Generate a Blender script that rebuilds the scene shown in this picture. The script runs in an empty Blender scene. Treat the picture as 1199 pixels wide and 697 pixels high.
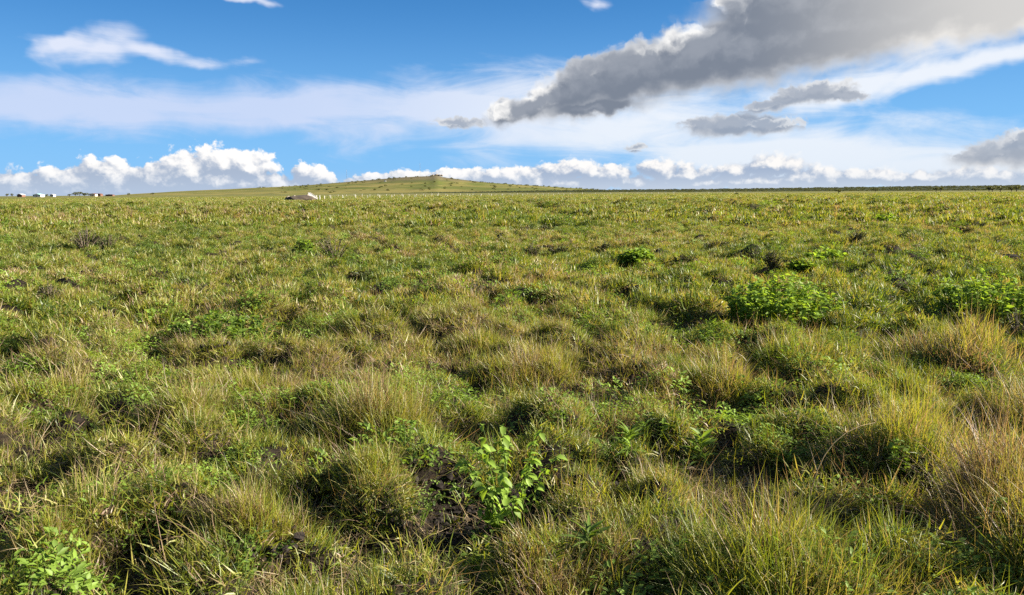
import bpy, math
import numpy as np
R = math.radians
rng = np.random.default_rng(11)
sc = bpy.context.scene
col = sc.collection

# ------------------------------------------------------------------ camera
FPX, W0, H0 = 906.0, 1199.0, 697.0
CAM_H, PITCH, ROLL = 1.62, 7.72, -0.40
SUN_AZ, SUN_EL = 92.0, 22.5
cam = bpy.data.cameras.new("camera"); cam.lens = FPX / W0 * 36; cam.sensor_width = 36
cam.clip_start = 0.05; cam.clip_end = 60000
camo = bpy.data.objects.new("camera", cam); col.objects.link(camo)
camo.location = (0, 0, CAM_H)
from mathutils import Matrix, Vector
camo.rotation_euler = (Matrix.Rotation(R(90 - PITCH), 3, 'X') @ Matrix.Rotation(R(ROLL), 3, 'Z')).to_euler()
sc.camera = camo
CM = np.array((Matrix.Rotation(R(90 - PITCH), 3, 'X') @ Matrix.Rotation(R(ROLL), 3, 'Z')))

def ray(x, y):
    d = CM @ np.array([(x - W0 / 2) / FPX, -(y - H0 / 2) / FPX, -1.0])
    return d / np.linalg.norm(d)
def uv(x, y):                      # compass bearing and height above the horizon, degrees
    d = ray(x, y)
    return math.degrees(math.atan2(d[0], d[1])), math.degrees(math.asin(d[2]))
def ground_at(x, y, z=0.0):
    d = ray(x, y); t = (z - CAM_H) / d[2]
    return d[0] * t, d[1] * t
def at_range(x, y, dist):          # point at a given distance along a bearing
    d = ray(x, y); k = dist / math.hypot(d[0], d[1])
    return d[0] * k, d[1] * k, CAM_H + d[2] * k

# ------------------------------------------------------------------ node helper
class S:
    nt = None
    def __init__(s, sock): s.s = sock
    @staticmethod
    def put(inp, v):
        if isinstance(v, S): S.nt.links.new(v.s, inp)
        else: inp.default_value = v
    @staticmethod
    def m(op, *a, clamp=False):
        n = S.nt.nodes.new('ShaderNodeMath'); n.operation = op; n.use_clamp = clamp
        for i, v in enumerate(a): S.put(n.inputs[i], v)
        return S(n.outputs[0])
    def __add__(a, b): return S.m('ADD', a, b)
    __radd__ = __add__
    def __mul__(a, b): return S.m('MULTIPLY', a, b)
    __rmul__ = __mul__
    def __sub__(a, b): return S.m('SUBTRACT', a, b)
    def __rsub__(a, b): return S.m('SUBTRACT', b, a)
    def __truediv__(a, b): return S.m('DIVIDE', a, b)
def clamp01(a): return S.m('ADD', a, 0.0, clamp=True)
def sstep(a, lo, hi, o0=0.0, o1=1.0):
    n = S.nt.nodes.new('ShaderNodeMapRange'); n.interpolation_type = 'SMOOTHSTEP'
    for i, v in enumerate((a, lo, hi, o0, o1)): S.put(n.inputs[i], v)
    return S(n.outputs[0])
def vec(x, y, z=0.0):
    n = S.nt.nodes.new('ShaderNodeCombineXYZ')
    for i, v in enumerate((x, y, z)): S.put(n.inputs[i], v)
    return S(n.outputs[0])
def vm(op, *a):
    n = S.nt.nodes.new('ShaderNodeVectorMath'); n.operation = op
    for i, v in enumerate(a): S.put(n.inputs[i], v)
    return S(n.outputs['Value'] if op in ('LENGTH', 'DOT_PRODUCT', 'DISTANCE') else n.outputs[0])
def sep(v):
    n = S.nt.nodes.new('ShaderNodeSeparateXYZ'); S.put(n.inputs[0], v)
    return S(n.outputs[0]), S(n.outputs[1]), S(n.outputs[2])
def noise(v, scale, detail=5.0, rough=0.55, lac=2.0, dist=0.0, colour=False):
    n = S.nt.nodes.new('ShaderNodeTexNoise'); n.noise_dimensions = '2D'; S.put(n.inputs['Vector'], v)
    n.inputs['Scale'].default_value = scale; n.inputs['Detail'].default_value = detail
    n.inputs['Roughness'].default_value = rough; n.inputs['Lacunarity'].default_value = lac
    n.inputs['Distortion'].default_value = dist
    return S(n.outputs['Color'] if colour else n.outputs[0])
def jitter(p, scale, ax, ay, detail=4):   # p pushed about by noise
    n = S.nt.nodes.new('ShaderNodeSeparateColor'); S.put(n.inputs[0], noise(vec(*p), scale, detail, 0.55, colour=True))
    return S.m('MULTIPLY_ADD', S(n.outputs[0]) - 0.5, ax, p[0]), S.m('MULTIPLY_ADD', S(n.outputs[1]) - 0.5, ay, p[1])
def voro(v, scale, detail=3.0, rough=0.5, smooth=0.3):
    n = S.nt.nodes.new('ShaderNodeTexVoronoi'); n.feature = 'F1'; n.voronoi_dimensions = '2D'; S.put(n.inputs['Vector'], v)
    n.inputs['Scale'].default_value = scale; n.inputs['Detail'].default_value = detail
    n.inputs['Roughness'].default_value = rough
    return S(n.outputs['Distance'])
def mixc(f, a, b, kind='MIX'):
    n = S.nt.nodes.new('ShaderNodeMix'); n.data_type = 'RGBA'; n.blend_type = kind
    S.put(n.inputs[0], f)
    for i, v in ((6, a), (7, b)):
        if isinstance(v, S): S.put(n.inputs[i], v)
        else: n.inputs[i].default_value = (*v, 1)
    return S(n.outputs[2])
def ramp(f, stops):
    n = S.nt.nodes.new('ShaderNodeValToRGB'); S.put(n.inputs[0], f); e = n.color_ramp.elements
    while len(e) < len(stops): e.new(0.5)
    for k, (p, c) in zip(e, stops): k.position = p; k.color = (*c, 1)
    return S(n.outputs[0])
def ellipse(p, x, y, rx, ry, rot=0.0):   # 1 at the centre, 0 on the rim, negative outside; sky degrees
    cu, cv = uv(x, y); k = 180 / math.pi / FPX; a, b = rx * k, ry * k; cs, sn = math.cos(R(rot)), math.sin(R(rot))
    dx = S.m('MULTIPLY_ADD', p[0], cs / a, S.m('MULTIPLY_ADD', p[1], sn / a, -(cu * cs + cv * sn) / a))
    dy = S.m('MULTIPLY_ADD', p[1], cs / b, S.m('MULTIPLY_ADD', p[0], -sn / b, -(cv * cs - cu * sn) / b))
    return 1.0 - S.m('SQRT', S.m('MULTIPLY_ADD', dx, dx, dy * dy))
def blobs(p, lst, k=0.25):              # smooth union of ellipses, joined one after the other
    r = None
    for e in lst:
        q = ellipse(p, *e)
        r = q if r is None else S.m('SMOOTH_MAX', r, q, k)
    return r

# ------------------------------------------------------------------ sky
world = bpy.data.worlds.new("World"); sc.world = world; world.use_nodes = True
S.nt = world.node_tree; S.nt.nodes.clear()
def build_sky():
    STR = 0.1
    sky = S.nt.nodes.new('ShaderNodeTexSky'); sky.sky_type = 'NISHITA'; sky.sun_disc = False
    sky.sun_elevation = R(SUN_EL); sky.sun_rotation = R(SUN_AZ)
    sky.altitude = 1800; sky.air_density = 1.0; sky.dust_density = 0.1; sky.ozone_density = 4.0
    base = S(sky.outputs[0])
    hs = S.nt.nodes.new('ShaderNodeHueSaturation'); hs.inputs['Saturation'].default_value = 1.22
    hs.inputs['Value'].default_value = SKY_GAIN; S.put(hs.inputs['Color'], base)
    tc = S.nt.nodes.new('ShaderNodeTexCoord')
    x, y, z = sep(S(tc.outputs['Generated']))
    u = S.m('ARCTAN2', x, y) * (180 / math.pi)
    v = S.m('ARCSINE', S.m('MAXIMUM', S.m('MINIMUM', z, 1.0), -1.0)) * (180 / math.pi)
    P = (u, v)
    NS = S(hs.outputs[0])
    def c(r, g, b): return (r / STR * CLOUD_GAIN, g / STR * CLOUD_GAIN, b / STR * CLOUD_GAIN)
    blue = out = mixc(sstep(v, 22.0, 3.0, 0.25, 0.88), NS, mixc(sstep(v, 15.0, 2.0), c(0.068, 0.295, 0.74), c(0.22, 0.54, 0.96)))
    # --- thin high sheets, drawn out along the wind
    st = vec(u * 0.22 - v * 0.16, v + u * 0.05, 3.0)
    fib = noise(st, 0.55, 7, 0.6, dist=0.6)
    fib2 = noise(vec(u * 0.5, v * 1.5, 9.0), 0.35, 6, 0.58, dist=0.4)
    wP = jitter(P, 0.16, 6.0, 2.0)
    sheet = blobs(wP, [(90, 122, 330, 36, 2), (330, 128, 250, 34, 2), (520, 128, 230, 48, 6),
                  (720, 150, 260, 52, 0), (940, 180, 340, 50, -2), (1180, 190, 200, 40, 0),
                  (980, 105, 160, 24, 14), (1130, 78, 160, 16, 10), (640, 118, 140, 46, 12)], 0.35)
    a_sheet = sstep(sheet + (fib - 0.5) * 0.9 + (fib2 - 0.5) * 0.5, -0.02, 0.80, 0.0, 0.88)
    side = sstep(u, -18.0, 12.0)
    csheet = mixc(side, c(0.62, 0.71, 0.93), c(0.92, 0.945, 0.985))
    low = sstep(v, 0.0, 7.0); csheet = mixc(clamp01((1.0 - low) * side), csheet, c(0.84, 0.885, 0.94))
    out = mixc(a_sheet, out, csheet)
    wisp = blobs(wP, [(95, 55, 55, 20, 6), (165, 62, 90, 9, -4), (60, 50, 40, 14, 20),
                 (285, 1, 40, 4, 0), (700, 2, 34, 8, -8)], 0.3)
    a_w = sstep(wisp + (fib - 0.5) * 1.0 + (fib2 - 0.5) * 0.9, -0.10, 0.95, 0.0, 0.9)
    out = mixc(a_w, out, c(0.80, 0.84, 0.97))
    # --- cumulus bank low along the horizon, sunlit from the right
    def puff(p, seed, f, jit):
        q = jitter(p, 0.9 * f, 1.3 * jit / f, 0.9 * jit / f)
        q3 = vec(q[0] + seed * 7.0, q[1] * 1.15)
        return q, (0.48 - voro(q3, 0.8 * f, 3.0, 0.55, 0.35)) * 0.85 + (noise(q3, 1.7 * f, 6, 0.6) - 0.5) * 0.6
    bank = [(20, 222, 60, 22), (70, 218, 46, 22), (122, 212, 44, 28), (108, 222, 70, 20), (186, 216, 34, 27), (215, 205, 40, 28), (262, 192, 40, 24),
            (290, 198, 34, 27), (255, 214, 90, 20), (364, 207, 30, 17), (330, 220, 70, 15), (440, 216, 50, 14), (475, 210, 40, 12), (530, 208, 46, 14), (600, 208, 60, 15),
            (665, 200, 44, 15), (705, 205, 46, 15), (640, 216, 110, 14), (775, 199, 38, 13), (800, 207, 60, 13), (862, 201, 24, 11), (905, 195, 42, 15), (950, 207, 46, 11),
            (1010, 208, 60, 10), (1080, 208, 70, 10), (1150, 208, 60, 12), (880, 214, 300, 10)]
    def field(p, lst, seed, f, k, amp, jit=1.0):
        q, n = puff(p, seed, f, jit)
        return blobs(q, lst, k) + n * amp, n * amp
    d0, _ = field((u, v), bank, 1.0, 1.0, 0.2, 0.55, 0.6)
    d1, _ = field((u + 0.5, v + 0.38), bank, 1.0, 1.0, 0.2, 0.55, 0.6)
    right = sstep(u, -6.0, 12.0)
    a = sstep(d0, S.m('MULTIPLY_ADD', right, -0.12, -0.14), S.m('MULTIPLY_ADD', right, 0.10, 0.08))
    lit = clamp01(0.42 + (d0 - d1) * 0.95 + (v - 2.0) * 0.20 - right * 0.10)
    dark = mixc(sstep(u, -24.0, 14.0), c(0.40, 0.48, 0.62), c(0.36, 0.45, 0.61))
    bright = mixc(sstep(u, -12.0, 22.0), c(1.02, 1.0, 0.98), c(0.97, 0.95, 0.93))
    cc = mixc(sstep(lit, 0.12, 0.85), dark, bright)
    out = mixc(a, out, cc)
    # pale mist line where the bank meets the land
    out = mixc(sstep(v, 1.9, -0.3, 0.0, 0.6), out, mixc(sstep(u, -20.0, 20.0), c(0.50, 0.62, 0.80), c(0.72, 0.80, 0.90)))
    # --- the big grey cloud and its small companions, lit from behind
    big = [(620, 122, 52, 17, 16), (680, 100, 66, 30, 22), (740, 84, 90, 34, 18), (820, 66, 110, 38, 14), (900, 50, 116, 42, 12), (990, 28, 126, 42, 8),
           (1090, 8, 130, 36, 8), (1200, -4, 120, 34, 8), (690, 128, 60, 9, 4), (930, 4, 90, 40, 0), (1060, -16, 160, 40, 0)]
    small = [(852, 146, 44, 14, 2), (900, 146, 40, 10, 0), (820, 144, 24, 8, 0), (950, 108, 46, 12, 6), (990, 112, 26, 7, -8), (905, 122, 36, 8, 10), (535, 143, 34, 6, 0),
             (585, 128, 16, 11, 40), (1165, 178, 40, 14, 6), (1196, 172, 30, 20, 0), (745, 172, 20, 5, 0)]
    e0, en = field((u, v), big, 7.0, 0.55, 0.35, 0.42, 0.8)
    e1, _ = field((u + 0.5, v + 1.3), big, 7.0, 0.55, 0.35, 0.42, 0.8)
    g0, gn = field((u, v), small, 4.0, 1.0, 0.3, 0.55, 0.8)
    g1, _ = field((u + 0.25, v + 0.6), small, 4.0, 1.0, 0.3, 0.55, 0.8)
    sunward = sstep(u, 15.0, 33.0)
    lowf = noise(vec(u * 0.6, v), 0.5, 3, 0.5)
    heads = sstep(noise(vec(u * 0.5, v * 0.5 + 4.0), 0.75, 2, 0.5), 0.40, 0.62)
    for d, dd, nn_, op, dk, rk, sk in ((g0, g1, gn, 0.9, (0.29, 0.34, 0.43), 0.5, 0.1), (e0, e1, en, 1.0, (0.205, 0.240, 0.305), 1.0, 1.0)):
        top = sstep(d - dd, -0.05, 0.35)                       # crisp heads, smooth undersides
        ds = d - nn_ * (1.0 - top) * 0.88
        al = sstep(ds, S.m('MULTIPLY_ADD', top, 0.12, -0.30), S.m('MULTIPLY_ADD', top, -0.12, 0.27), 0.0, op)
        thick = sstep(ds + (lowf - 0.5) * 0.7, -0.12, 0.50)
        rim = top * (1.0 - sstep(ds, 0.05, 0.5)) * heads * rk
        body = mixc(thick, c(0.58, 0.60, 0.64), c(*dk)); body = mixc(sstep(d - dd, -0.15, 0.7, 0.0, 0.30), body, c(0.55, 0.58, 0.64))
        body = mixc(sunward * sk, body, mixc(thick, c(1.0, 0.96, 0.90), c(0.66, 0.65, 0.635)))
        body = mixc(rim, body, c(1.0, 0.99, 0.97))
        out = mixc(al, out, body)
    # the rest of the sky carries only a thin even veil
    def background(cl):
        bg = S.nt.nodes.new('ShaderNodeBackground'); S.put(bg.inputs[0], cl); bg.inputs[1].default_value = STR
        return bg.outputs[0]
    plain = mixc(0.22, blue, c(0.70, 0.76, 0.90))
    f = sstep(v, 24.0, 20.0) * sstep(v, -3.0, -2.0) * sstep(S.m('ABSOLUTE', u), 56.0, 50.0)
    mx = S.nt.nodes.new('ShaderNodeMixShader'); S.put(mx.inputs[0], f)
    S.nt.links.new(background(plain), mx.inputs[1]); S.nt.links.new(background(out), mx.inputs[2])
    o = S.nt.nodes.new('ShaderNodeOutputWorld'); S.nt.links.new(mx.outputs[0], o.inputs[0])
SKY_GAIN, CLOUD_GAIN = 0.232, 0.223
world.cycles.sampling_method = 'MANUAL'; world.cycles.sample_map_resolution = 512
build_sky()
sun = bpy.data.lights.new("sun", 'SUN'); sun.energy = 5.0; sun.angle = R(0.55); sun.color = (1.0, 0.90, 0.74)
suno = bpy.data.objects.new("sun", sun); col.objects.link(suno)
sd = Vector((math.sin(R(SUN_AZ)) * math.cos(R(SUN_EL)), math.cos(R(SUN_AZ)) * math.cos(R(SUN_EL)), math.sin(R(SUN_EL))))
suno.rotation_euler = sd.to_track_quat('Z', 'Y').to_euler(); suno.location = (30, 10, 30)
sc.view_settings.view_transform = 'Standard'; sc.view_settings.look = 'None'
sc.view_settings.exposure = 2.2; sc.view_settings.gamma = 1.0

# ------------------------------------------------------------------ numpy helpers
def hash01(ix, iy, seed):
    h = (ix.astype(np.int64) * 374761393 + iy.astype(np.int64) * 668265263 + seed * 1442695041) & 0xffffffff
    h = ((h ^ (h >> 13)) * 1274126177) & 0xffffffff
    return ((h ^ (h >> 16)) & 0xffff) / 65535.0
def vnoise(x, y, seed=0):
    x = np.asarray(x, float); y = np.asarray(y, float)
    ix, iy = np.floor(x), np.floor(y); fx, fy = x - ix, y - iy
    fx = fx * fx * (3 - 2 * fx); fy = fy * fy * (3 - 2 * fy)
    a, b = hash01(ix, iy, seed), hash01(ix + 1, iy, seed); c, d = hash01(ix, iy + 1, seed), hash01(ix + 1, iy + 1, seed)
    return (a * (1 - fx) + b * fx) * (1 - fy) + (c * (1 - fx) + d * fx) * fy
def fbm(x, y, seed=0, oct=4):
    r, a, t = 0.0, 0.5, 0.0
    for k in range(oct):
        r = r + a * vnoise(x * 2 ** k, y * 2 ** k, seed + 17 * k); t += a; a *= 0.55
    return r / t
def ss(x, a, b):
    t = np.clip((x - a) / (b - a), 0, 1); return t * t * (3 - 2 * t)

def mesh_from(name, verts, faces, attrs=None, mats=(), smooth=False):
    """verts (N,3); faces: list of index arrays (M,3) or (M,4); attrs: {name: (N,) floats}"""
    me = bpy.data.meshes.new(name)
    faces = [f for f in faces if len(f)]
    me.vertices.add(len(verts)); me.vertices.foreach_set('co', np.ascontiguousarray(verts, np.float32).ravel())
    nl = sum(f.size for f in faces); npoly = sum(len(f) for f in faces)
    me.loops.add(nl); me.polygons.add(npoly)
    if npoly:
        me.loops.foreach_set('vertex_index', np.concatenate([f.ravel() for f in faces]).astype(np.int32))
        tot = np.concatenate([np.full(len(f), f.shape[1]) for f in faces]).astype(np.int32)
        me.polygons.foreach_set('loop_start', (np.cumsum(tot) - tot).astype(np.int32))
        me.polygons.foreach_set('loop_total', tot)
        if smooth: me.polygons.foreach_set('use_smooth', np.ones(npoly, bool))
    for k, a in (attrs or {}).items():
        a = np.asarray(a)
        if a.ndim == 2: me.attributes.new(k, 'FLOAT_VECTOR', 'POINT').data.foreach_set('vector', a.astype(np.float32).ravel())
        elif a.dtype.kind == 'i': me.attributes.new(k, 'INT', 'POINT').data.foreach_set('value', a.astype(np.int32))
        else: me.attributes.new(k, 'FLOAT', 'POINT').data.foreach_set('value', a.astype(np.float32))
    for m in mats: me.materials.append(m)
    me.update(calc_edges=True); me.validate()
    return me
def obj(name, me, parent=None, loc=(0, 0, 0), rz=0.0, scale=1.0, link=True):
    o = bpy.data.objects.new(name, me)
    o.location = loc; o.rotation_euler = (0, 0, rz); o.scale = (scale,) * 3
    if link: col.objects.link(o)
    if parent is not None: o.parent = parent
    return o
def tag(o, label=None, cat=None, group=None, kind=None):
    for k, v in (('label', label), ('category', cat), ('group', group), ('kind', kind)):
        if v: o[k] = v
    return o
def thing(name, label, cat, loc, group=None, rz=0.0):
    return tag(obj(name, None, None, loc, rz), label, cat, group)

class Geo:                     # collects verts, quads, tris and per-vertex values for one mesh
    def __init__(s): s.v, s.q, s.t, s.r, s.h, s.n = [], [], [], [], [], 0
    def add(s, v, q=None, t=None, rnd=None, ht=None):
        v = np.asarray(v, float).reshape(-1, 3)
        if q is not None and len(q): s.q.append(np.asarray(q) + s.n)
        if t is not None and len(t): s.t.append(np.asarray(t) + s.n)
        s.v.append(v); s.r.append(np.zeros(len(v)) if rnd is None else rnd); s.h.append(np.zeros(len(v)) if ht is None else ht)
        s.n += len(v)
    def mesh(s, name, mats, smooth=False):
        f = ([np.concatenate(s.q)] if s.q else []) + ([np.concatenate(s.t)] if s.t else [])
        return mesh_from(name, np.concatenate(s.v), f, {'rnd': np.concatenate(s.r), 'ht': np.concatenate(s.h)}, mats, smooth)

def blades(g, base, length, width, lean_az, lean, droop, rnd, r, seg=3):
    """grass blades: base (n,3); each leans by angle `lean` towards lean_az and droops further"""
    n = len(base); ln = np.asarray(length)[:, None]
    out = np.stack([np.cos(lean_az), np.sin(lean_az), np.zeros(n)], 1)
    face = lean_az + r.normal(0, 0.9, n) + math.pi / 2
    side = np.stack([np.cos(face), np.sin(face), np.zeros(n)], 1)
    up = np.array([0, 0, 1.0]); V, H = [], []
    ang = np.asarray(lean, float).copy(); p = base.astype(float).copy()
    for k in range(seg + 1):
        t = k / seg
        w = (np.asarray(width) * (1 - t) ** 0.7 * 0.5)[:, None]
        if k < seg:
            V += [p - side * w, p + side * w]; H += [np.full(n, t)] * 2
            p = p + (out * np.sin(ang)[:, None] + up * np.cos(ang)[:, None]) * ln / seg
            ang = ang + np.asarray(droop) / seg
        else: V.append(p); H.append(np.full(n, t))
    m = 2 * seg + 1
    V = np.stack(V, 1); H = np.stack(H, 1)
    i0 = np.arange(n)[:, None] * m
    q = np.concatenate([i0 + np.array([2 * k, 2 * k + 1, 2 * k + 3, 2 * k + 2]) for k in range(seg - 1)])
    t = i0 + np.array([2 * seg - 2, 2 * seg - 1, 2 * seg])
    g.add(V, q, t, np.repeat(np.asarray(rnd, float), m), H.ravel())
def leaves(g, pos, dirs, length, width, rnd, r, fold=0.35, curl=0.5):
    """oval leaves, folded along the midrib: 3 ribs x 3 columns"""
    n = len(pos); d = dirs / np.linalg.norm(dirs, axis=1, keepdims=True)
    up = np.array([0, 0, 1.0]) + r.normal(0, 0.25, (n, 3))
    s = np.cross(d, up); s /= np.linalg.norm(s, axis=1, keepdims=True) + 1e-9
    nn = np.cross(s, d)
    L = np.asarray(length)[:, None]; Wd = np.asarray(width)[:, None] * 0.5
    V = []
    for t, w in ((0, 0.12), (0.3, 0.95), (0.65, 0.8), (1.0, 0.03)):
        c = pos + d * L * t - nn * L * curl * t * t * 0.5
        for k in (-1, 0, 1): V.append(c + s * Wd * w * k + nn * Wd * w * fold * abs(k))
    V = np.stack(V, 1); i0 = np.arange(n)[:, None] * 12
    q = np.concatenate([i0 + np.array([3 * a + b, 3 * a + b + 1, 3 * a + b + 4, 3 * a + b + 3]) for a in range(3) for b in range(2)])
    g.add(V, q, None, np.repeat(np.asarray(rnd, float), 12), np.tile(np.repeat([0, .3, .65, 1.], 3), n))
def tube(g, pts, rad, sides=5, rnd=0.0):
    pts = np.asarray(pts, float); n = len(pts); rad = np.broadcast_to(rad, n)
    tan = np.gradient(pts, axis=0); tan /= np.linalg.norm(tan, axis=1, keepdims=True) + 1e-9
    ref = np.array([0.31, 0.95, 0.05]); s = np.cross(tan, ref); s /= np.linalg.norm(s, axis=1, keepdims=True) + 1e-9; b = np.cross(tan, s)
    a = np.arange(sides) * 2 * math.pi / sides
    V = pts[:, None] + rad[:, None, None] * (np.cos(a)[None, :, None] * s[:, None] + np.sin(a)[None, :, None] * b[:, None])
    q = [[k * sides + j, k * sides + (j + 1) % sides, (k + 1) * sides + (j + 1) % sides, (k + 1) * sides + j] for k in range(n - 1) for j in range(sides)]
    g.add(V.reshape(-1, 3), np.array(q), None, np.full(n * sides, rnd), np.repeat(np.linspace(0, 1, n), sides))

# ------------------------------------------------------------------ materials
def material(name):
    m = bpy.data.materials.new(name); m.use_nodes = True; m.node_tree.nodes.clear(); S.nt = m.node_tree
    return m
def attr(name, kind='GEOMETRY'):
    n = S.nt.nodes.new('ShaderNodeAttribute'); n.attribute_name = name; n.attribute_type = kind
    return S(n.outputs['Fac'])
def out_shader(sh):
    o = S.nt.nodes.new('ShaderNodeOutputMaterial'); S.nt.links.new(sh, o.inputs[0])
def leafy(colour, trans_mul=1.15, trans=0.45, gloss=0.10, rough=0.5):
    d = S.nt.nodes.new('ShaderNodeBsdfDiffuse'); S.put(d.inputs[0], colour)
    t = S.nt.nodes.new('ShaderNodeBsdfTranslucent'); S.put(t.inputs[0], mixc(1.0, colour, (1.25 * trans_mul, 1.15 * trans_mul, 0.55 * trans_mul), 'MULTIPLY'))
    gl = S.nt.nodes.new('ShaderNodeBsdfGlossy'); gl.inputs['Roughness'].default_value = rough; gl.inputs[0].default_value = (0.8, 0.8, 0.8, 1)
    m1 = S.nt.nodes.new('ShaderNodeMixShader'); m1.inputs[0].default_value = trans
    S.nt.links.new(d.outputs[0], m1.inputs[1]); S.nt.links.new(t.outputs[0], m1.inputs[2])
    m2 = S.nt.nodes.new('ShaderNodeMixShader'); m2.inputs[0].default_value = gloss * 0.35
    S.nt.links.new(m1.outputs[0], m2.inputs[1]); S.nt.links.new(gl.outputs[0], m2.inputs[2])
    out_shader(m2.outputs[0])
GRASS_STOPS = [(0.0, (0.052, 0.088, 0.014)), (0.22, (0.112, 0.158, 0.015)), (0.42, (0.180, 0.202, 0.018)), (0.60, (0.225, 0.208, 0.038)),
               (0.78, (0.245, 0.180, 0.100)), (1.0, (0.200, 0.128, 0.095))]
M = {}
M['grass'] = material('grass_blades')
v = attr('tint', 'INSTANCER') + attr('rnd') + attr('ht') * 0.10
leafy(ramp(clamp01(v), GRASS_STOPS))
M['leaf'] = material('green_leaves')
v = attr('tint', 'INSTANCER') + attr('rnd')
leafy(ramp(clamp01(v), [(0, (0.036, 0.070, 0.014)), (0.35, (0.085, 0.140, 0.020)), (0.7, (0.145, 0.230, 0.028)), (1, (0.20, 0.31, 0.04))]), gloss=0.06, rough=.6)
M['dry'] = material('dry_stalks')
leafy(ramp(attr('rnd'), [(0, (0.085, 0.060, 0.040)), (0.5, (0.19, 0.135, 0.07)), (1, (0.34, 0.27, 0.15))]), trans=0.25)
M['twig'] = material('dark_twigs')
leafy(ramp(attr('rnd'), [(0, (0.05, 0.040, 0.030)), (1, (0.13, 0.10, 0.07))]), trans=0.08)
M['scrub'] = material('scrub_leaves')
leafy(ramp(attr('rnd'), [(0, (0.035, 0.045, 0.016)), (0.5, (0.075, 0.088, 0.026)), (1, (0.13, 0.125, 0.045))]), trans=0.3)
def simple(name, colour, rough=0.8, var=0.25, scale=8.0, spec=0.3):
    m = material(name)
    b = S.nt.nodes.new('ShaderNodeBsdfPrincipled'); b.inputs['Roughness'].default_value = rough; b.inputs['Specular IOR Level'].default_value = spec
    tc = S.nt.nodes.new('ShaderNodeTexCoord'); n = noise(S(tc.outputs['Object']), scale, 5, 0.6)
    S.put(b.inputs['Base Color'], mixc(sstep(n, 0.3, 0.7), tuple(c * (1 - var) for c in colour), tuple(c * (1 + var) for c in colour)))
    out_shader(b.outputs[0]); M[name] = m; return m
simple('soil', (0.013, 0.0095, 0.0075), 0.95, 0.4, 60); simple('earth', (0.055, 0.043, 0.032), 0.95); simple('white_paint', (0.5, 0.49, 0.47), 0.7, 0.06); simple('post_paint', (0.42, 0.41, 0.37), 0.7, 0.1)
simple('cream_wall', (0.55, 0.45, 0.33), 0.9, 0.1, 1.0); simple('brown_roof', (0.11, 0.055, 0.04), 0.8, 0.2, 2.0); simple('teal_roof', (0.30, 0.52, 0.50), 0.5, 0.08, 1.0)
simple('white_roof', (0.32, 0.335, 0.36), 0.5, 0.05, 1.0); simple('window_glass', (0.03, 0.035, 0.04), 0.15, 0.1); simple('bark', (0.06, 0.045, 0.035), 0.9)
simple('rock', (0.20, 0.17, 0.14), 0.9, 0.3, 0.5); simple('pebble', (0.22, 0.13, 0.08), 0.8, 0.2, 30); simple('steel', (0.16, 0.16, 0.17), 0.5, 0.1)

# ------------------------------------------------------------------ the lie of the land
# grass hummocks, big ones where the photograph shows them: photo x, y of the base, width and height in px, dryness, label
TUSSOCKS = [
    (440, 522, 120, 92, .42, 'big yellow-green tussock with a dead stalk on top, left of the tall broad-leaved plant'),
    (925, 715, 250, 122, .40, 'large sunlit grass tussock at the bottom edge, its right side glowing yellow'),
    (1068, 560, 180, 98, .48, 'large amber-tipped tussock shading a dark hollow, left of the tall reddish brown grass'),
    (1120, 432, 125, 62, .66, 'brownish purple grass tussock just in front of the right bright green shrub'),
    (100, 650, 150, 82, .34, 'bright green tussock near the bottom left corner, left of the low clover herb'),
    (325, 640, 150, 62, .46, 'sunlit tussock with dry yellow tufts right behind the low clover herb'),
    (455, 700, 92, 62, .22, 'fresh green upright tussock at the bottom edge beside the orange stone'),
    (1165, 640, 110, 150, .78, 'tall reddish brown dry grass tussock at the right edge'),
    (940, 438, 115, 48, .36, 'rounded green tussock right below the biggest bright green shrub'),
    (660, 700, 170, 50, .76, 'dry orange-brown tussock at the bottom edge, below the spiky herb'),
    (700, 512, 130, 40, .74, 'low tussock of pinkish dead grass behind the broad-leaved plant'),
    (848, 478, 96, 62, .44, 'yellow-green tussock in front of the rounded green tussock, left of its hollow'),
    (420, 600, 100, 52, .50, 'small tussock with tan tips left of the broad-leaved plant'),
    (615, 452, 130, 42, .56, 'wide straw-tinted tussock in the middle of the field beyond the pinkish dead grass'),
    (795, 455, 80, 36, .18, 'lush dark green tussock between the straw-tinted and yellow-green tussocks'),
    (210, 512, 110, 40, .52, 'wide low tussock with dry tops left of the lying straw'),
    (700, 375, 90, 30, .50, 'mid-distance tussock left of the biggest bright green shrub'),
    (560, 420, 90, 26, .40, 'low olive tussock beyond the wide straw-tinted one'),
    (300, 470, 120, 36, .42, 'low olive tussock left of the big one with the dead stalk'),
    (60, 480, 110, 40, .60, 'tan tussock near the left edge halfway down the field'),
    (1262, 700, 250, 120, .5, 'huge tussock cut by the right edge at the bottom corner'),
    (1240, 520, 150, 75, .5, 'tall amber tussock cut by the right edge beside the reddish grass'),
    (760, 590, 90, 34, .36, 'small green tussock right of the spiky herb, in front of the narrow-leaved weeds'),
]
tus = []
for (px, py, wp, hp, dry, lab) in TUSSOCKS:
    gx, gy = ground_at(px, py); dist = math.hypot(gx, gy, CAM_H)
    tus.append((gx, gy, wp / FPX * dist * 0.5, hp / FPX * dist, dry, lab))
BARE = [(15, 620, .30), (160, 672, .34), (350, 570, .28), (525, 640, .28), (600, 655, .2), (430, 650, .2), (588, 608, .32), (640, 596, .2), (540, 600, .3), (420, 690, .22), (1010, 520, .3), (770, 540, .24), (520, 610, .3), (30, 585, .24), (380, 610, .2), (480, 690, .22), (840, 525, .25)]
bare = [(*ground_at(px, py), r * .85) for px, py, r in BARE]

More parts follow.
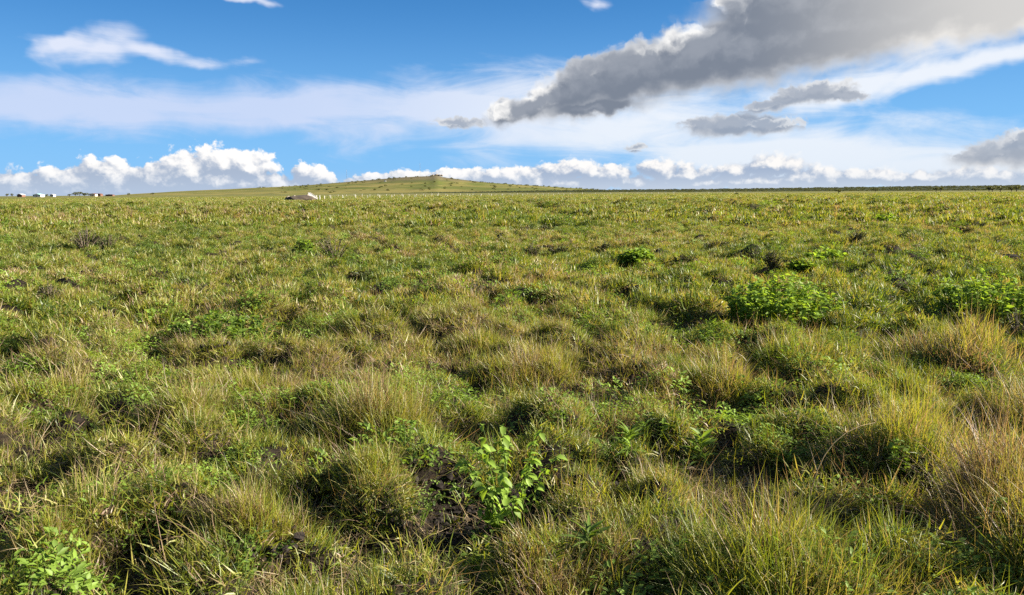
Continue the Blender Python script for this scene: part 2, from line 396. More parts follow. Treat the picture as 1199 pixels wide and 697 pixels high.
# raster of the small relief: hummocks stamped on a fine near grid and a coarse far one
class Raster:
    def __init__(s, x0, x1, y0, y1, res):
        s.x0, s.y0, s.res = x0, y0, res
        s.nx, s.ny = int((x1 - x0) / res) + 1, int((y1 - y0) / res) + 1
        s.a = np.zeros((s.ny, s.nx), np.float32)
    def stamp(s, x, y, rx, ry, rot, h, pw=1.6):
        rr = max(rx, ry)
        i0, i1 = max(0, int((x - rr - s.x0) / s.res)), min(s.nx, int((x + rr - s.x0) / s.res) + 2)
        j0, j1 = max(0, int((y - rr - s.y0) / s.res)), min(s.ny, int((y + rr - s.y0) / s.res) + 2)
        if i1 <= i0 or j1 <= j0: return
        X, Y = np.meshgrid(s.x0 + np.arange(i0, i1) * s.res - x, s.y0 + np.arange(j0, j1) * s.res - y)
        c, q = math.cos(rot), math.sin(rot)
        d = ((X * c + Y * q) / rx) ** 2 + ((-X * q + Y * c) / ry) ** 2
        b = s.a[j0:j1, i0:i1]; np.maximum(b, h * np.clip(1 - d, 0, 1) ** pw, out=b)
    def __call__(s, x, y):
        fx = np.clip((np.asarray(x) - s.x0) / s.res, 0, s.nx - 1.001); fy = np.clip((np.asarray(y) - s.y0) / s.res, 0, s.ny - 1.001)
        i, j = fx.astype(int), fy.astype(int); u, w = fx - i, fy - j; a = s.a
        return (a[j, i] * (1 - u) + a[j, i + 1] * u) * (1 - w) + (a[j + 1, i] * (1 - u) + a[j + 1, i + 1] * u) * w
near = Raster(-46, 46, -12, 46, 0.06); far = Raster(-330, 330, 0, 440, 0.45)
def scatter(n, r0, r1, a=1.0):      # even over a sector ahead of the camera
    r = np.sqrt(rng.uniform(r0 * r0, r1 * r1, n)); t = rng.uniform(-a, a, n)
    return r * np.sin(t), r * np.cos(t), r
for (gx, gy, rr, hh, dry, lab) in tus: near.stamp(gx, gy, rr * 1.15, rr * 1.1, 0, hh * 0.47, 1.3)
X, Y, RR = scatter(2600, 1.2, 44, 1.15)
for x, y, r in zip(X, Y, RR):
    if any((x - t[0]) ** 2 + (y - t[1]) ** 2 < (t[2] + 0.25) ** 2 for t in tus) or any((x - t[0]) ** 2 + (y - t[1]) ** 2 < (t[2] + 0.2) ** 2 for t in bare): continue
    q = rng.uniform(0.18, 0.42) * (1.0 if r < 8 else 1.2); near.stamp(x, y, q, q * rng.uniform(0.7, 1.2), rng.uniform(0, 3), q * rng.uniform(0.36, 0.80) * (1.0 if r < 9 else 1.12), 1.15)
X, Y, RR = scatter(17000, 1.6, 44, 1.15)
for x, y, r in zip(X, Y, RR):
    q = rng.uniform(0.12, 0.32) * (1.0 if r < 10 else 1.35); near.stamp(x, y, q, q * rng.uniform(0.6, 1.2), rng.uniform(0, 3), q * rng.uniform(0.4, 0.95) * (1.0 if r < 9 else 0.82), 1.1)
gx_, gy_ = np.meshgrid(near.x0 + np.arange(near.nx) * near.res, near.y0 + np.arange(near.ny) * near.res)
for bx, by, br in bare:              # bare earth lies in hollows
    near.a *= 1 - 0.9 * (1 - ss(np.hypot(gx_ - bx, gy_ - by) / br, 0.5, 1.2)); near.a -= 0.06 * (1 - ss(np.hypot(gx_ - bx, gy_ - by) / br, 0.3, 1.1))
X, Y, RR = scatter(52000, 36, 430, 0.86)
for x, y in zip(X, Y):
    q = rng.uniform(0.5, 1.3); far.stamp(x, y, q * 1.2, q, rng.uniform(0, 3), q * rng.uniform(0.3, 0.6), 1.2)
def broad(x, y):                     # gentle large swells, nothing under the camera
    r = np.hypot(x, y)
    z = (fbm(x / 9.0, y / 9.0, 3, 2) - 0.5) * 0.34 * ss(r, 2, 10) + (fbm(x / 60.0, y / 60.0, 5, 2) - 0.5) * 0.3 * ss(r, 25, 90)
    lift = ss(r, 250, 900) * np.exp(-((np.arctan2(x, np.maximum(y, 1.0)) + 0.10) / 0.45) ** 2) * np.where(y > 0, 1, 0)
    return z + lift * 1.5 + ss(r, 500, 3000) * ss(x / np.maximum(r, 1.0), 0.15, 0.5) * 2.0
def relief(x, y):
    r = np.hypot(x, y); k = ss(r, 36, 43)
    return near(x, y) * (1 - k) + far(x, y) * k * (1 - ss(r, 380, 430)) * (1 - 0.65 * ss(r, 70, 150))
def height(x, y):
    x, y = np.asarray(x, float), np.asarray(y, float); r = np.hypot(x, y)
    return broad(x, y) + relief(x, y) * (0.55 + 0.9 * fbm(x * 2.3, y * 2.3, 71, 3)) + (fbm(x * 3.1, y * 3.1, 8, 3) - 0.5) * 0.09 * (1 - ss(r, 20, 60))

az = np.concatenate([np.linspace(-180, -62, 36)[:-1], np.linspace(-62, 62, 560), np.linspace(62, 180, 36)[1:-1]])
rad = np.concatenate([[0.0, 0.25], np.geomspace(0.5, 60, 420), np.geomspace(60, 600, 260)[1:], np.geomspace(600, 40000, 90)[1:]])
A, RD = np.meshgrid(np.radians(az), rad, indexing='ij')
GX, GY = RD * np.sin(A), RD * np.cos(A)
gv = np.stack([GX, GY, height(GX, GY)], -1).reshape(-1, 3)
na, nr = len(az), len(rad)
I, J = np.meshgrid(np.arange(na), np.arange(nr - 1), indexing='ij'); I2 = (I + 1) % na
gq = np.stack([I * nr + J, I * nr + J + 1, I2 * nr + J + 1, I2 * nr + J], -1).reshape(-1, 4)
m = material('plain')
geo = S.nt.nodes.new('ShaderNodeNewGeometry'); P = S(geo.outputs['Position']); px, py, pz = sep(P)
def noise3(vv, sc_, det=5, ro=.6):
    n = S.nt.nodes.new('ShaderNodeTexNoise'); S.put(n.inputs['Vector'], vv); n.inputs['Scale'].default_value = sc_; n.inputs['Detail'].default_value = det; n.inputs['Roughness'].default_value = ro
    return S(n.outputs[0])
n1, n2, n3 = noise3(P, 2.2, 6), noise3(P, 26.0, 5, .7), noise3(P, 0.02, 5)
soil = mixc(sstep(n2, 0.35, 0.68), (0.007, 0.0055, 0.0045), (0.020, 0.015, 0.011))
litter = mixc(sstep(n2, 0.40, 0.66), (0.022, 0.019, 0.010), (0.075, 0.058, 0.034))
nearc = mixc(sstep(n1, 0.50, 0.64, 0, 0.7), soil, litter)
midc = mixc(sstep(n1, 0.42, 0.6), (0.024, 0.024, 0.010), (0.048, 0.046, 0.016))
farc = mixc(sstep(n3, 0.35, 0.65), (0.080, 0.088, 0.020), (0.125, 0.115, 0.034))
dist = vm('LENGTH', vec(px, py, 0.0))
cl = mixc(sstep(dist, 14.0, 60.0), nearc, midc); cl = mixc(sstep(dist, 200.0, 420.0), cl, farc)
b = S.nt.nodes.new('ShaderNodeBsdfPrincipled'); b.inputs['Roughness'].default_value = 0.95; b.inputs['Specular IOR Level'].default_value = 0.1
S.put(b.inputs['Base Color'], cl)
bp = S.nt.nodes.new('ShaderNodeBump'); bp.inputs['Strength'].default_value = 0.6; bp.inputs['Distance'].default_value = 0.03; S.put(bp.inputs['Height'], n2); S.nt.links.new(bp.outputs[0], b.inputs['Normal'])
out_shader(b.outputs[0]); M['plain'] = m
tag(obj('ground', mesh_from('ground', gv, [gq], None, [m], True)), 'dark earth of the wide open plain under the grass', 'ground', kind='structure')

# ------------------------------------------------------------------ grass: prototype tufts, then instances over the plain
def tuft(seed, n, spread, lo, hi, w, lean, droop, dry, wig=0.25, seg=3, subs=5, dome=0.0):
    r = np.random.default_rng(seed); g = Geo()
    cx, cy = r.normal(0, spread * .5, subs), r.normal(0, spread * .5, subs); ch, ct, ca = r.uniform(.55, 1.15, subs), r.normal(0, wig * .55, subs), r.uniform(0, 6.283, subs)
    k = r.integers(0, subs, n); a = r.uniform(0, 2 * math.pi, n); d = spread * .42 * np.sqrt(r.uniform(0, 1, n))
    base = np.stack([cx[k] + np.cos(a) * d, cy[k] + np.sin(a) * d, np.full(n, -0.03)], 1)
    base[:, 2] += dome * np.clip(1 - (np.hypot(base[:, 0], base[:, 1]) / (1.25 * spread)) ** 2, 0, 1) * (.7 + .3 * ch[k])
    ln = r.uniform(lo, hi, n) * ch[k]
    dead = r.uniform(0, 1, n) < dry
    blades(g, base, ln, w * r.uniform(0.6, 1.4, n), np.where(r.uniform(0, 1, n) < .5, a if not dome else np.arctan2(base[:, 1], base[:, 0]), ca[k]) + r.normal(0, 1.0, n), np.abs(r.normal(lean, 0.4, n)), r.normal(droop, 0.8, n),
           ct[k] + np.where(dead, r.uniform(0.15, 0.5, n), r.normal(0, wig * 0.4, n)), r, seg)
    return g.mesh('tuft', [M['grass']])
def clods(seed, n, spread):
    import bmesh
    r = np.random.default_rng(seed); bm = bmesh.new()
    for _ in range(n):
        a, d, s_ = r.uniform(0, 6.283), spread * math.sqrt(r.uniform()), .004 + .018 * r.uniform() ** 2.5
        q = bmesh.ops.create_icosphere(bm, subdivisions=1, radius=s_)['verts']
        for v_ in q: v_.co = v_.co * r.uniform(.6, 1.25); v_.co.z *= .7; v_.co += Vector((math.cos(a) * d, math.sin(a) * d, s_ * .2))
    me = bpy.data.meshes.new('clods'); bm.to_mesh(me); bm.free(); me.materials.append(M['soil']); return me
def herb(seed, n, spread, size, hgt):
    r = np.random.default_rng(seed); g = Geo()
    a = r.uniform(0, 6.283, n); d = spread * np.sqrt(r.uniform(0, 1, n)); z = r.uniform(0.1, 1, n) * hgt * (1 - 0.6 * (d / spread) ** 2)
    pos = np.stack([np.cos(a) * d, np.sin(a) * d, z], 1); b2 = a + r.normal(0, 1.0, n)
    dirs = np.stack([np.cos(b2), np.sin(b2), r.uniform(-0.1, 0.9, n)], 1)
    leaves(g, pos, dirs, size * r.uniform(0.6, 1.3, n), size * 0.5 * r.uniform(0.7, 1.2, n), 0.2 + r.uniform(-0.2, 0.25, n), r)
    k = max(3, n // 8); b3 = pos[:k].copy(); b3[:, 2] = -0.02; b3[:, :2] *= 0.4
    blades(g, b3, np.maximum(pos[:k, 2], .02) * 1.1, np.full(k, size * 0.12), a[:k], np.full(k, .35), np.full(k, .1), np.full(k, .4), r)
    return g.mesh('herb', [M['leaf']])
def litter_mesh(seed, n, spread):
    r = np.random.default_rng(seed); g = Geo(); a = r.uniform(0, 6.283, n); d = spread * np.sqrt(r.uniform(0, 1, n))
    base = np.stack([np.cos(a) * d, np.sin(a) * d, r.uniform(0.002, .03, n)], 1)
    blades(g, base, r.uniform(.05, .2, n), r.uniform(.002, .005, n), r.uniform(0, 6.283, n), r.uniform(1.2, 1.6, n), r.normal(0, .3, n), r.uniform(0, 1, n), r)
    return g.mesh('litter', [M['dry']])
def proto_set(cname, meshes):
    c = bpy.data.collections.new(cname)
    for k, me in enumerate(meshes):
        o = bpy.data.objects.new('%s_tuft_%02d' % (cname, k), me); c.objects.link(o)
    return c
def grass_instancer(ob, coll):
    ng = bpy.data.node_groups.new('scatter', 'GeometryNodeTree')
    ng.interface.new_socket('Geometry', in_out='INPUT', socket_type='NodeSocketGeometry'); ng.interface.new_socket('Geometry', in_out='OUTPUT', socket_type='NodeSocketGeometry')
    gi, go = ng.nodes.new('NodeGroupInput'), ng.nodes.new('NodeGroupOutput')
    ip = ng.nodes.new('GeometryNodeInstanceOnPoints'); ci = ng.nodes.new('GeometryNodeCollectionInfo')
    ci.inputs['Collection'].default_value = coll; ci.inputs['Separate Children'].default_value = True; ci.inputs['Reset Children'].default_value = True
    def na_(n, t):
        a = ng.nodes.new('GeometryNodeInputNamedAttribute'); a.data_type = t; a.inputs['Name'].default_value = n
        return next(o for o in a.outputs if o.enabled and o.name == 'Attribute')
    L = ng.links.new
    e2r = ng.nodes.new('FunctionNodeEulerToRotation'); L(na_('rot', 'FLOAT_VECTOR'), e2r.inputs[0])
    L(gi.outputs[0], ip.inputs['Points']); L(ci.outputs[0], ip.inputs['Instance']); ip.inputs['Pick Instance'].default_value = True
    L(na_('pick', 'INT'), ip.inputs['Instance Index']); L(e2r.outputs[0], ip.inputs['Rotation']); L(na_('scl', 'FLOAT_VECTOR'), ip.inputs['Scale'])
    L(ip.outputs[0], go.inputs[0])
    md = ob.modifiers.new('scatter', 'NODES'); md.node_group = ng

def dryness(x, y):                    # patches of greener and of drier grass over the plain
    return 0.295 + (fbm(x / 1.3, y / 1.3, 21, 3) - 0.5) * 0.78 + (fbm(x / 11.0, y / 11.0, 31, 3) - 0.5) * 0.42
def slope(x, y, e=0.08):
    return (relief(x + e, y) - relief(x - e, y)) / (2 * e), (relief(x, y + e) - relief(x, y - e)) / (2 * e)
def lay(name, coll, x, y, kinds, probs, smin, smax, tilt, zstretch=(0.8, 1.25), eps=0.08, dtint=0.0, sink=0.0, kind_tint=None):
    n = len(x); z = height(x, y) - sink; gx_, gy_ = slope(x, y, eps)
    pick = rng.choice(kinds, n, p=probs)
    rz = rng.uniform(0, 6.283, n); tx = np.clip(np.hypot(gx_, gy_) * tilt, 0, 0.75); dirn = np.arctan2(-gy_, -gx_)
    # tilt towards downhill: rotate about the horizontal axis square to it
    ex = np.empty((n, 3))
    for k in range(n):
        ax = Vector((-math.sin(dirn[k]), math.cos(dirn[k]), 0))
        ex[k] = (Matrix.Rotation(tx[k] + rng.normal(0, 0.08), 3, ax) @ Matrix.Rotation(rz[k], 3, 'Z')).to_euler()
    s = rng.uniform(smin, smax, n); sc3 = np.stack([s, s, s * rng.uniform(*zstretch, n)], 1)
    tint = dryness(x, y) + dtint + rng.normal(0, 0.035, n)
    return np.stack([x, y, z], 1), ex, sc3, pick.astype(np.int32), tint
def grass_object(name, coll, parts):
    P_, E_, S_, K_, T_ = (np.concatenate([p[k] for p in parts]) for k in range(5))
    me = mesh_from(name, P_, [], {'rot': E_, 'scl': S_, 'pick': K_, 'tint': T_.astype(float)})
    o = obj(name, me); grass_instancer(o, coll)
    return tag(o, {'near': 'green and straw-coloured grass and small weeds closest to the viewer', 'middle': 'tufted yellow-green grass in the middle distance', 'distant': 'clumpy olive grass of the far field', 'horizon': 'fine pale grass reaching to the foot of the hill', 'ridge_shade_wood': 'thin dark line of bushes added in place of cloud shadow along the right horizon'}[coll.name], name, kind='stuff')

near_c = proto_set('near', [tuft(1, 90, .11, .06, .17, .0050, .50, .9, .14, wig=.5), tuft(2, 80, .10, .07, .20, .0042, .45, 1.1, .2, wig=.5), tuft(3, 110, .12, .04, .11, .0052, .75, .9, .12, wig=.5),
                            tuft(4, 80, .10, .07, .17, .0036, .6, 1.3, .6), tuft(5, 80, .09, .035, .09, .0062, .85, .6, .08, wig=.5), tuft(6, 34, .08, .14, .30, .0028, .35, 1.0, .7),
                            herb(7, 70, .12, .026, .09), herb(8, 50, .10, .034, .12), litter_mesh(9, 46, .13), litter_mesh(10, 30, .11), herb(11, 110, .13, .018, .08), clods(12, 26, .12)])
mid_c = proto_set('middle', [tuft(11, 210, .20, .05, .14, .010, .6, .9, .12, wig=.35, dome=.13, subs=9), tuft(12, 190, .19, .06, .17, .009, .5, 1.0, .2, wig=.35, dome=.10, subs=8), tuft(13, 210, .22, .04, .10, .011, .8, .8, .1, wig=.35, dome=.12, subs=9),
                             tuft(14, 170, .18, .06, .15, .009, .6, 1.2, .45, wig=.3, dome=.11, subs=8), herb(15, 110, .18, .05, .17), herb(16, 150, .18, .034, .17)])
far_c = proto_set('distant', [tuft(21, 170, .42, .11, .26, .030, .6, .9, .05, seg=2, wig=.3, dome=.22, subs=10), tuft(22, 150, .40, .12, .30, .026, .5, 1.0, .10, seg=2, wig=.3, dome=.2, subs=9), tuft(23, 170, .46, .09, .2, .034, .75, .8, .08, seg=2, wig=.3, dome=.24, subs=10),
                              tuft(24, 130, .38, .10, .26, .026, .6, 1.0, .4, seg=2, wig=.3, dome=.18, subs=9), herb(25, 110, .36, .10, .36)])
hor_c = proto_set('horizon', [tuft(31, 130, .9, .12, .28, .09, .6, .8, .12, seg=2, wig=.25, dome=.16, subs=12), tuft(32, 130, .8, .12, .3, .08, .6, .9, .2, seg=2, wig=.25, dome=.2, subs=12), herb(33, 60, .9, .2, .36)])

def keep_mask(x, y, lo, hi, floor, gap=0.0, f=2.0):   # fewer tufts in the hollows, ragged gaps between clumps
    k = floor + (1 - floor) * ss(relief(x, y) + (fbm(x * 1.7, y * 1.7, 41, 2) - 0.5) * 0.22, lo, hi)
    return k * (1 - gap * (1 - ss(fbm(x * f, y * f, 43, 3), .44, .53)) * (1 - ss(relief(x, y), 0.02, 0.10)))
def thin(x, y, k):
    s = rng.uniform(0, 1, len(x)) < k; return x[s], y[s]
def bare_k(x, y):
    k = np.ones(len(x))
    for bx, by, br in bare: k *= 1 - 0.93 * (1 - ss(np.hypot((x - bx), (y - by) * 1.0) / br, 0.55, 1.15))
    return k
def build_grass():
    x, y, r = scatter(int(200 * 1.05 * 100), 1.0, 10.0, 1.05)
    x, y = thin(x, y, keep_mask(x, y, 0.0, 0.12, 0.6, .7, 2.6) * bare_k(x, y))
    a = lay('n', near_c, x, y, [0, 1, 2, 3, 4, 5], [.24, .16, .25, .13, .19, .03], 0.75, 1.3, 0.9)
    x, y, r = scatter(8000, 1.0, 10.0, 1.05); x, y = thin(x, y, bare_k(x, y) * ss(fbm(x * 1.1, y * 1.1, 51, 3), .47, .62))
    b_ = lay('h', near_c, x, y, [6, 7, 10], [.4, .25, .35], 0.7, 1.3, 0.5, dtint=.10)
    x, y, r = scatter(2400, 1.0, 10.0, 1.05); x, y = thin(x, y, 1 - ss(relief(x, y), 0.02, .15))
    c_ = lay('l', near_c, x, y, [8, 9], [.6, .4], 0.7, 1.3, 0.5)
    x, y, r = scatter(9000, 1.0, 9.0, 1.0); x, y = thin(x, y, 1.02 - bare_k(x, y))
    g_ = lay('c', near_c, x, y, [11, 8], [.88, .12], 0.6, 1.4, 0.5)
    grass_object('grass', near_c, [a, b_, c_, g_])
    x, y, r = scatter(int(27 * 0.98 * (34 ** 2 - 9 ** 2)), 9.0, 34.0, 0.98)
    x, y = thin(x, y, keep_mask(x, y, 0.0, 0.14, 0.5, .92, 1.4) * bare_k(x, y) * (1.0 - 0.35 * ss(np.hypot(x, y), 12, 30)))
    d_ = lay('m', mid_c, x, y, [0, 1, 2, 3, 4, 5], [.27, .14, .28, .11, .07, .13], 0.7, 1.3, 0.8, dtint=.03)
    grass_object('grass', mid_c, [d_])
    x, y, r = scatter(int(3.6 * 0.86 * (120 ** 2 - 32 ** 2)), 32.0, 120.0, 0.86)
    x, y = thin(x, y, keep_mask(x, y, 0.0, 0.18, 0.45, .95, .7) * (1.0 - 0.45 * ss(np.hypot(x, y), 50, 110)))
    e_ = lay('f', far_c, x, y, [0, 1, 2, 3, 4], [.38, .18, .34, .03, .07], 0.7, 1.4, 0.7, eps=0.4, dtint=.0)
    grass_object('grass', far_c, [e_])
    x, y, r = scatter(int(0.55 * 0.80 * (430 ** 2 - 112 ** 2)), 112.0, 430.0, 0.80)
    x, y = thin(x, y, keep_mask(x, y, 0.0, 0.2, 0.5, .9, .3))
    f_ = lay('z', hor_c, x, y, [0, 1, 2], [.60, .37, .03], 0.7, 1.3, 0.4, eps=0.6, dtint=.03)
    grass_object('grass', hor_c, [f_])
    print('tufts', [len(q[0]) for q in (a, b_, c_, d_, e_, f_)])
build_grass()

def ground_hit(px, py):
    d = ray(px, py); t = np.geomspace(2.0, 140.0, 3000); x, y, z = d[0] * t, d[1] * t, CAM_H + d[2] * t
    k = np.argmax(z <= height(x, y)); return float(x[k]), float(y[k])
# ------------------------------------------------------------------ tussocks that stand out
def tussock(gx, gy, rr, hh, dry, lab, seed):
    r = np.random.default_rng(seed); near_ = math.hypot(gx, gy) < 6.5
    z0 = float(broad(gx, gy)); mound = hh * 0.42
    root = thing('grass_tussock', lab, 'grass tussock', (gx, gy, z0), 'tussocks standing out of the grass')
    n = int(np.clip(15000 * rr * rr * (4.0 / max(3.2, math.hypot(gx, gy))) ** 0.8 + 1800, 1800, 9000)); wd = 0.0042 * max(1.0, math.hypot(gx, gy) / 5.0)
    g = Geo(); ns = int(np.clip(60 * rr * rr / .25, 16, 110)); ca, cd = r.uniform(0, 6.283, ns), np.sqrt(r.uniform(0, 1, ns)); cs = r.uniform(.05, .11, ns) * (1 + rr)
    chh = (hh * .58 * (1 - .55 * cd ** 2) + .05) * r.uniform(.3, 1.35, ns); ct = dry * .85 + r.normal(0, .19, ns); cl = ca + r.normal(0, .9, ns); cle = np.abs(r.normal(.1, .2, ns)) + cd * .5
    k = r.integers(0, ns, n); a = r.uniform(0, 6.283, n); d = np.sqrt(r.uniform(0, 1, n)) * cs[k]
    bx, by = np.cos(ca[k]) * cd[k] * rr + np.cos(a) * d, (np.sin(ca[k]) * cd[k] * rr + np.sin(a) * d) * .95
    bz = height(bx + gx, by + gy) - z0 - 0.02
    ln = chh[k] * r.uniform(.4, 1.2, n)
    rnd = np.clip(ct[k] + r.normal(0, 0.09, n) + (r.uniform(0, 1, n) < 0.10 + dry * 0.2) * 0.28, 0, 1)
    blades(g, np.stack([bx, by, bz], 1), ln, wd * r.uniform(.6, 1.4, n), np.where(r.uniform(0, 1, n) < .5, cl[k], a) + r.normal(0, .8, n), cle[k] + r.normal(0, .3, n), r.normal(.7, .8, n), rnd, r)
    obj('blades', g.mesh('tussock_blades', [M['grass']]), root)
    k = int(24 + 90 * max(0, dry - .3) + 320 * max(0, dry - .55)) if near_ else 30
    g = Geo(); a = r.uniform(0, 6.283, k); d = np.sqrt(r.uniform(0, 1, k)) * 0.8
    bx, by = np.cos(a) * d * rr, np.sin(a) * d * rr; bz = height(bx + gx, by + gy) - z0
    blades(g, np.stack([bx, by, bz], 1), (hh * .4 + .08) * r.uniform(.75, 1.4, k), wd * .8 * np.ones(k), a, np.abs(r.normal(.2, .2, k)) + d * .3, r.normal(.5, .4, k), r.uniform(.1, 1, k), r, 4)
    obj('dry_stalks', g.mesh('tussock_stalks', [M['dry']]), root)
    return root
for k, t in enumerate(tus):
    root = tussock(*t, seed=100 + k)
    if k == 0:
        g = Geo(); rr_ = np.random.default_rng(5)
        for (dx, dz, lx) in ((0.02, .34, .03), (.05, .30, .10), (-.01, .27, -.06), (.07, .36, .02)):
            tube(g, [(dx, 0, .12), (dx + lx * .4, .01, dz * .7), (dx + lx, .02, dz + .12)], [.004, .0035, .0015], 4, rr_.uniform(.2, .8))
        obj('dead_stalk', g.mesh('dead_stalk', [M['dry']]), root)

# ------------------------------------------------------------------ broad-leaved plants
def leafy_plant(name, lab, cat, px, py, hp, wp, nst, nl, leaf, seed, mat='leaf', shade=0.3, droop=0.4, group=None, upright=0.5, lance=0.62, basek=0.3):
    r = np.random.default_rng(seed); gx, gy = ground_hit(px, py); dist = math.hypot(gx, gy, CAM_H)
    H, Wd = hp / FPX * dist, wp / FPX * dist * 0.5; z0 = float(height(gx, gy))
    root = thing(name, lab, cat, (gx, gy, z0), group)
    gs, gl = Geo(), Geo(); lp, ld, ll = [], [], []
    for s in range(nst):
        a = r.uniform(0, 6.283); d = math.sqrt(r.uniform(0.02, 1)); tip = np.array([math.cos(a) * d * Wd, math.sin(a) * d * Wd * 0.8, H * (1 - (0.5 * d * d if nst > 6 else 0.25 * d)) * r.uniform(.75, 1.05)])
        b0 = np.array([tip[0] * basek, tip[1] * basek, -.03]); mid = (b0 + tip) / 2 + np.array([0, 0, H * .12]) - np.array([tip[0], tip[1], 0]) * .15
        t = np.linspace(0, 1, 6)[:, None]; pts = (1 - t) ** 2 * b0 + 2 * t * (1 - t) * mid + t * t * tip
        tube(gs, pts, np.linspace(.0035, .0012, 6) * max(1, dist / 5), 5, r.uniform(.2, .7))
        for j in range(nl):
            tt = (r.uniform(0.06, 1) if j else 1.0) ** 0.75; p = (1 - tt) ** 2 * b0 + 2 * tt * (1 - tt) * mid + tt * tt * tip
            b = r.uniform(0, 6.283); lp.append(p); ld.append([math.cos(b), math.sin(b), r.normal(upright, .35)]); ll.append(leaf * r.uniform(.45, 1.3) * (1.1 - .35 * tt))
    n = len(lp)
    leaves(gl, np.array(lp), np.array(ld), np.array(ll), np.array(ll) * lance * r.uniform(.8, 1.15, n), np.clip(r.normal(shade, .2, n), 0, 1), r, curl=droop)
    obj('stems', gs.mesh('stems', [M['twig'] if mat == 'scrub' else M['leaf']]), root); obj('foliage', gl.mesh('foliage', [M[mat]]), root)
    return root
leafy_plant('broadleaf_plant', 'tall light green broad-leaved plant rising from the dark bare soil in the lower middle', 'plant', 596, 624, 140, 128, 17, 18, .055, 1, shade=.86, upright=-.1, droop=.9, lance=.66)
leafy_plant('broadleaf_plant', 'small sprig of broad leaves just right of the tall light green broad-leaved plant', 'plant', 634, 600, 70, 30, 4, 9, .036, 2, shade=.45, upright=.1)
leafy_plant('broadleaf_plant', 'short leafy sprout on bare soil just before the tall light green broad-leaved plant', 'plant', 566, 662, 42, 46, 5, 10, .038, 3, shade=.38, upright=.5)
leafy_plant('broadleaf_plant', 'dull green leafy weed left of the tall light green broad-leaved plant', 'plant', 485, 610, 50, 66, 8, 12, .032, 4, shade=.22, upright=.4)
leafy_plant('broadleaf_plant', 'lone thin green sprout between the clover herb and the tan-tipped tussock', 'plant', 385, 616, 40, 22, 3, 9, .04, 5, shade=.5, upright=.6)
for k_, (lab_, px_, py_, hp_, wp_) in enumerate((('bright leafy sprig at the left foot of the large amber-tipped tussock', 872, 500, 26, 44), ('bright low leafy clump right of the pinkish dead grass, behind the narrow-leaved weeds', 770, 508, 30, 60),
        ('small pale-leaved sprig in the dark hollow under the large amber-tipped tussock', 1052, 552, 34, 30), ('yellow-green leafy clump left of the biggest bright green shrub', 838, 352, 16, 40),
        ('bright leafy weed at the foot of the big tussock with the dead stalk', 478, 520, 34, 40), ('fresh green leafy clump between the lush dark tussock and the rounded green one', 862, 462, 22, 50))):
    leafy_plant('broadleaf_plant', lab_, 'plant', px_, py_, hp_, wp_, 9, 11, .045 if py_ > 400 else .08, 20 + k_, shade=.62, upright=.45, basek=.6)
leafy_plant('clover_herb', 'spreading low herb of many small rounded leaves near the bottom edge left of centre', 'plant', 285, 668, 46, 120, 26, 13, .026, 6, shade=.34, upright=.4, lance=.85)
leafy_plant('clover_herb', 'small-leaved herb with pale leaves at the left edge beyond the bright green tussock', 'plant', 15, 455, 34, 60, 14, 10, .05, 7, shade=.5, upright=.4, lance=.8)
def rosette(lab, px, py, hp, wp, n, seed, shade=.42):
    r = np.random.default_rng(seed); gx, gy = ground_hit(px, py); dist = math.hypot(gx, gy, CAM_H); H, Wd = hp / FPX * dist * .85, wp / FPX * dist * .42
    root = thing('rosette_weed', lab, 'plant', (gx, gy, float(height(gx, gy))), 'narrow-leaved weeds')
    gs, gl = Geo(), Geo(); tube(gs, [(0, 0, -.03), (.004, 0, H * .4), (0, .004, H * .75)], [.005, .004, .002], 5, .4)
    a = r.uniform(0, 6.283, n); t = r.uniform(0.05, 1, n)
    pos = np.stack([np.zeros(n), np.zeros(n), t * H * .72], 1); up = r.normal(.25, .2, n) + t * 1.0
    leaves(gl, pos, np.stack([np.cos(a), np.sin(a), up], 1), Wd * r.uniform(.75, 1.2, n) * (1.15 - .35 * t), Wd * .17 * r.uniform(.8, 1.2, n), np.clip(r.normal(shade, .2, n), 0, 1), r, curl=.7)
    obj('stem', gs.mesh('stem', [M['leaf']]), root); obj('leaves', gl.mesh('leaves', [M['leaf']]), root)
rosette('bright star-shaped weed of narrow leaves in the hollow left of the big amber-tipped tussock', 920, 560, 44, 46, 34, 1, .6)
rosette('taller narrow-leaved weed left of the bright star-shaped weed, third from the right', 820, 545, 54, 60, 40, 2, .45)
rosette('narrow-leaved weed between the pinkish dead grass and the taller weed', 737, 535, 46, 56, 38, 3, .5)
rosette('small narrow-leaved weed behind the bright star-shaped one', 878, 512, 32, 40, 26, 4, .5)
rosette('pale spiky herb with broad strap leaves in front of the small green tussock', 690, 650, 44, 74, 30, 5, .35)
rosette('narrow-leaved weed at the right foot of the pinkish dead grass', 712, 548, 34, 30, 22, 6, .55)
SHRUBS = [
    ('biggest bright green leafy shrub, right of centre in the middle distance', 914, 378, 60, 118, 46, 16, .085, .62),
    ('bright green leafy shrub near the right edge, about level with the biggest one', 1158, 366, 46, 92, 34, 15, .085, .60),
    ('small bright green round bush far out, a little right of centre', 745, 309, 20, 38, 22, 12, .12, .55),
    ('low yellow-green bush beyond the biggest bright green shrub', 966, 314, 24, 44, 22, 12, .13, .72),
    ('small fresh green bush far out between the yellow-green bush and the right edge', 1036, 264, 13, 30, 18, 10, .2, .5),
    ('low mid green herb patch under the sunlit slope, left of centre', 265, 398, 32, 120, 34, 14, .07, .22),
    ('upright pale green herb by the dark twiggy bushes left of centre', 356, 300, 22, 20, 14, 12, .1, .4),
    ('small green bush right beside the yellow-green bush', 940, 318, 14, 24, 12, 10, .12, .45),
]
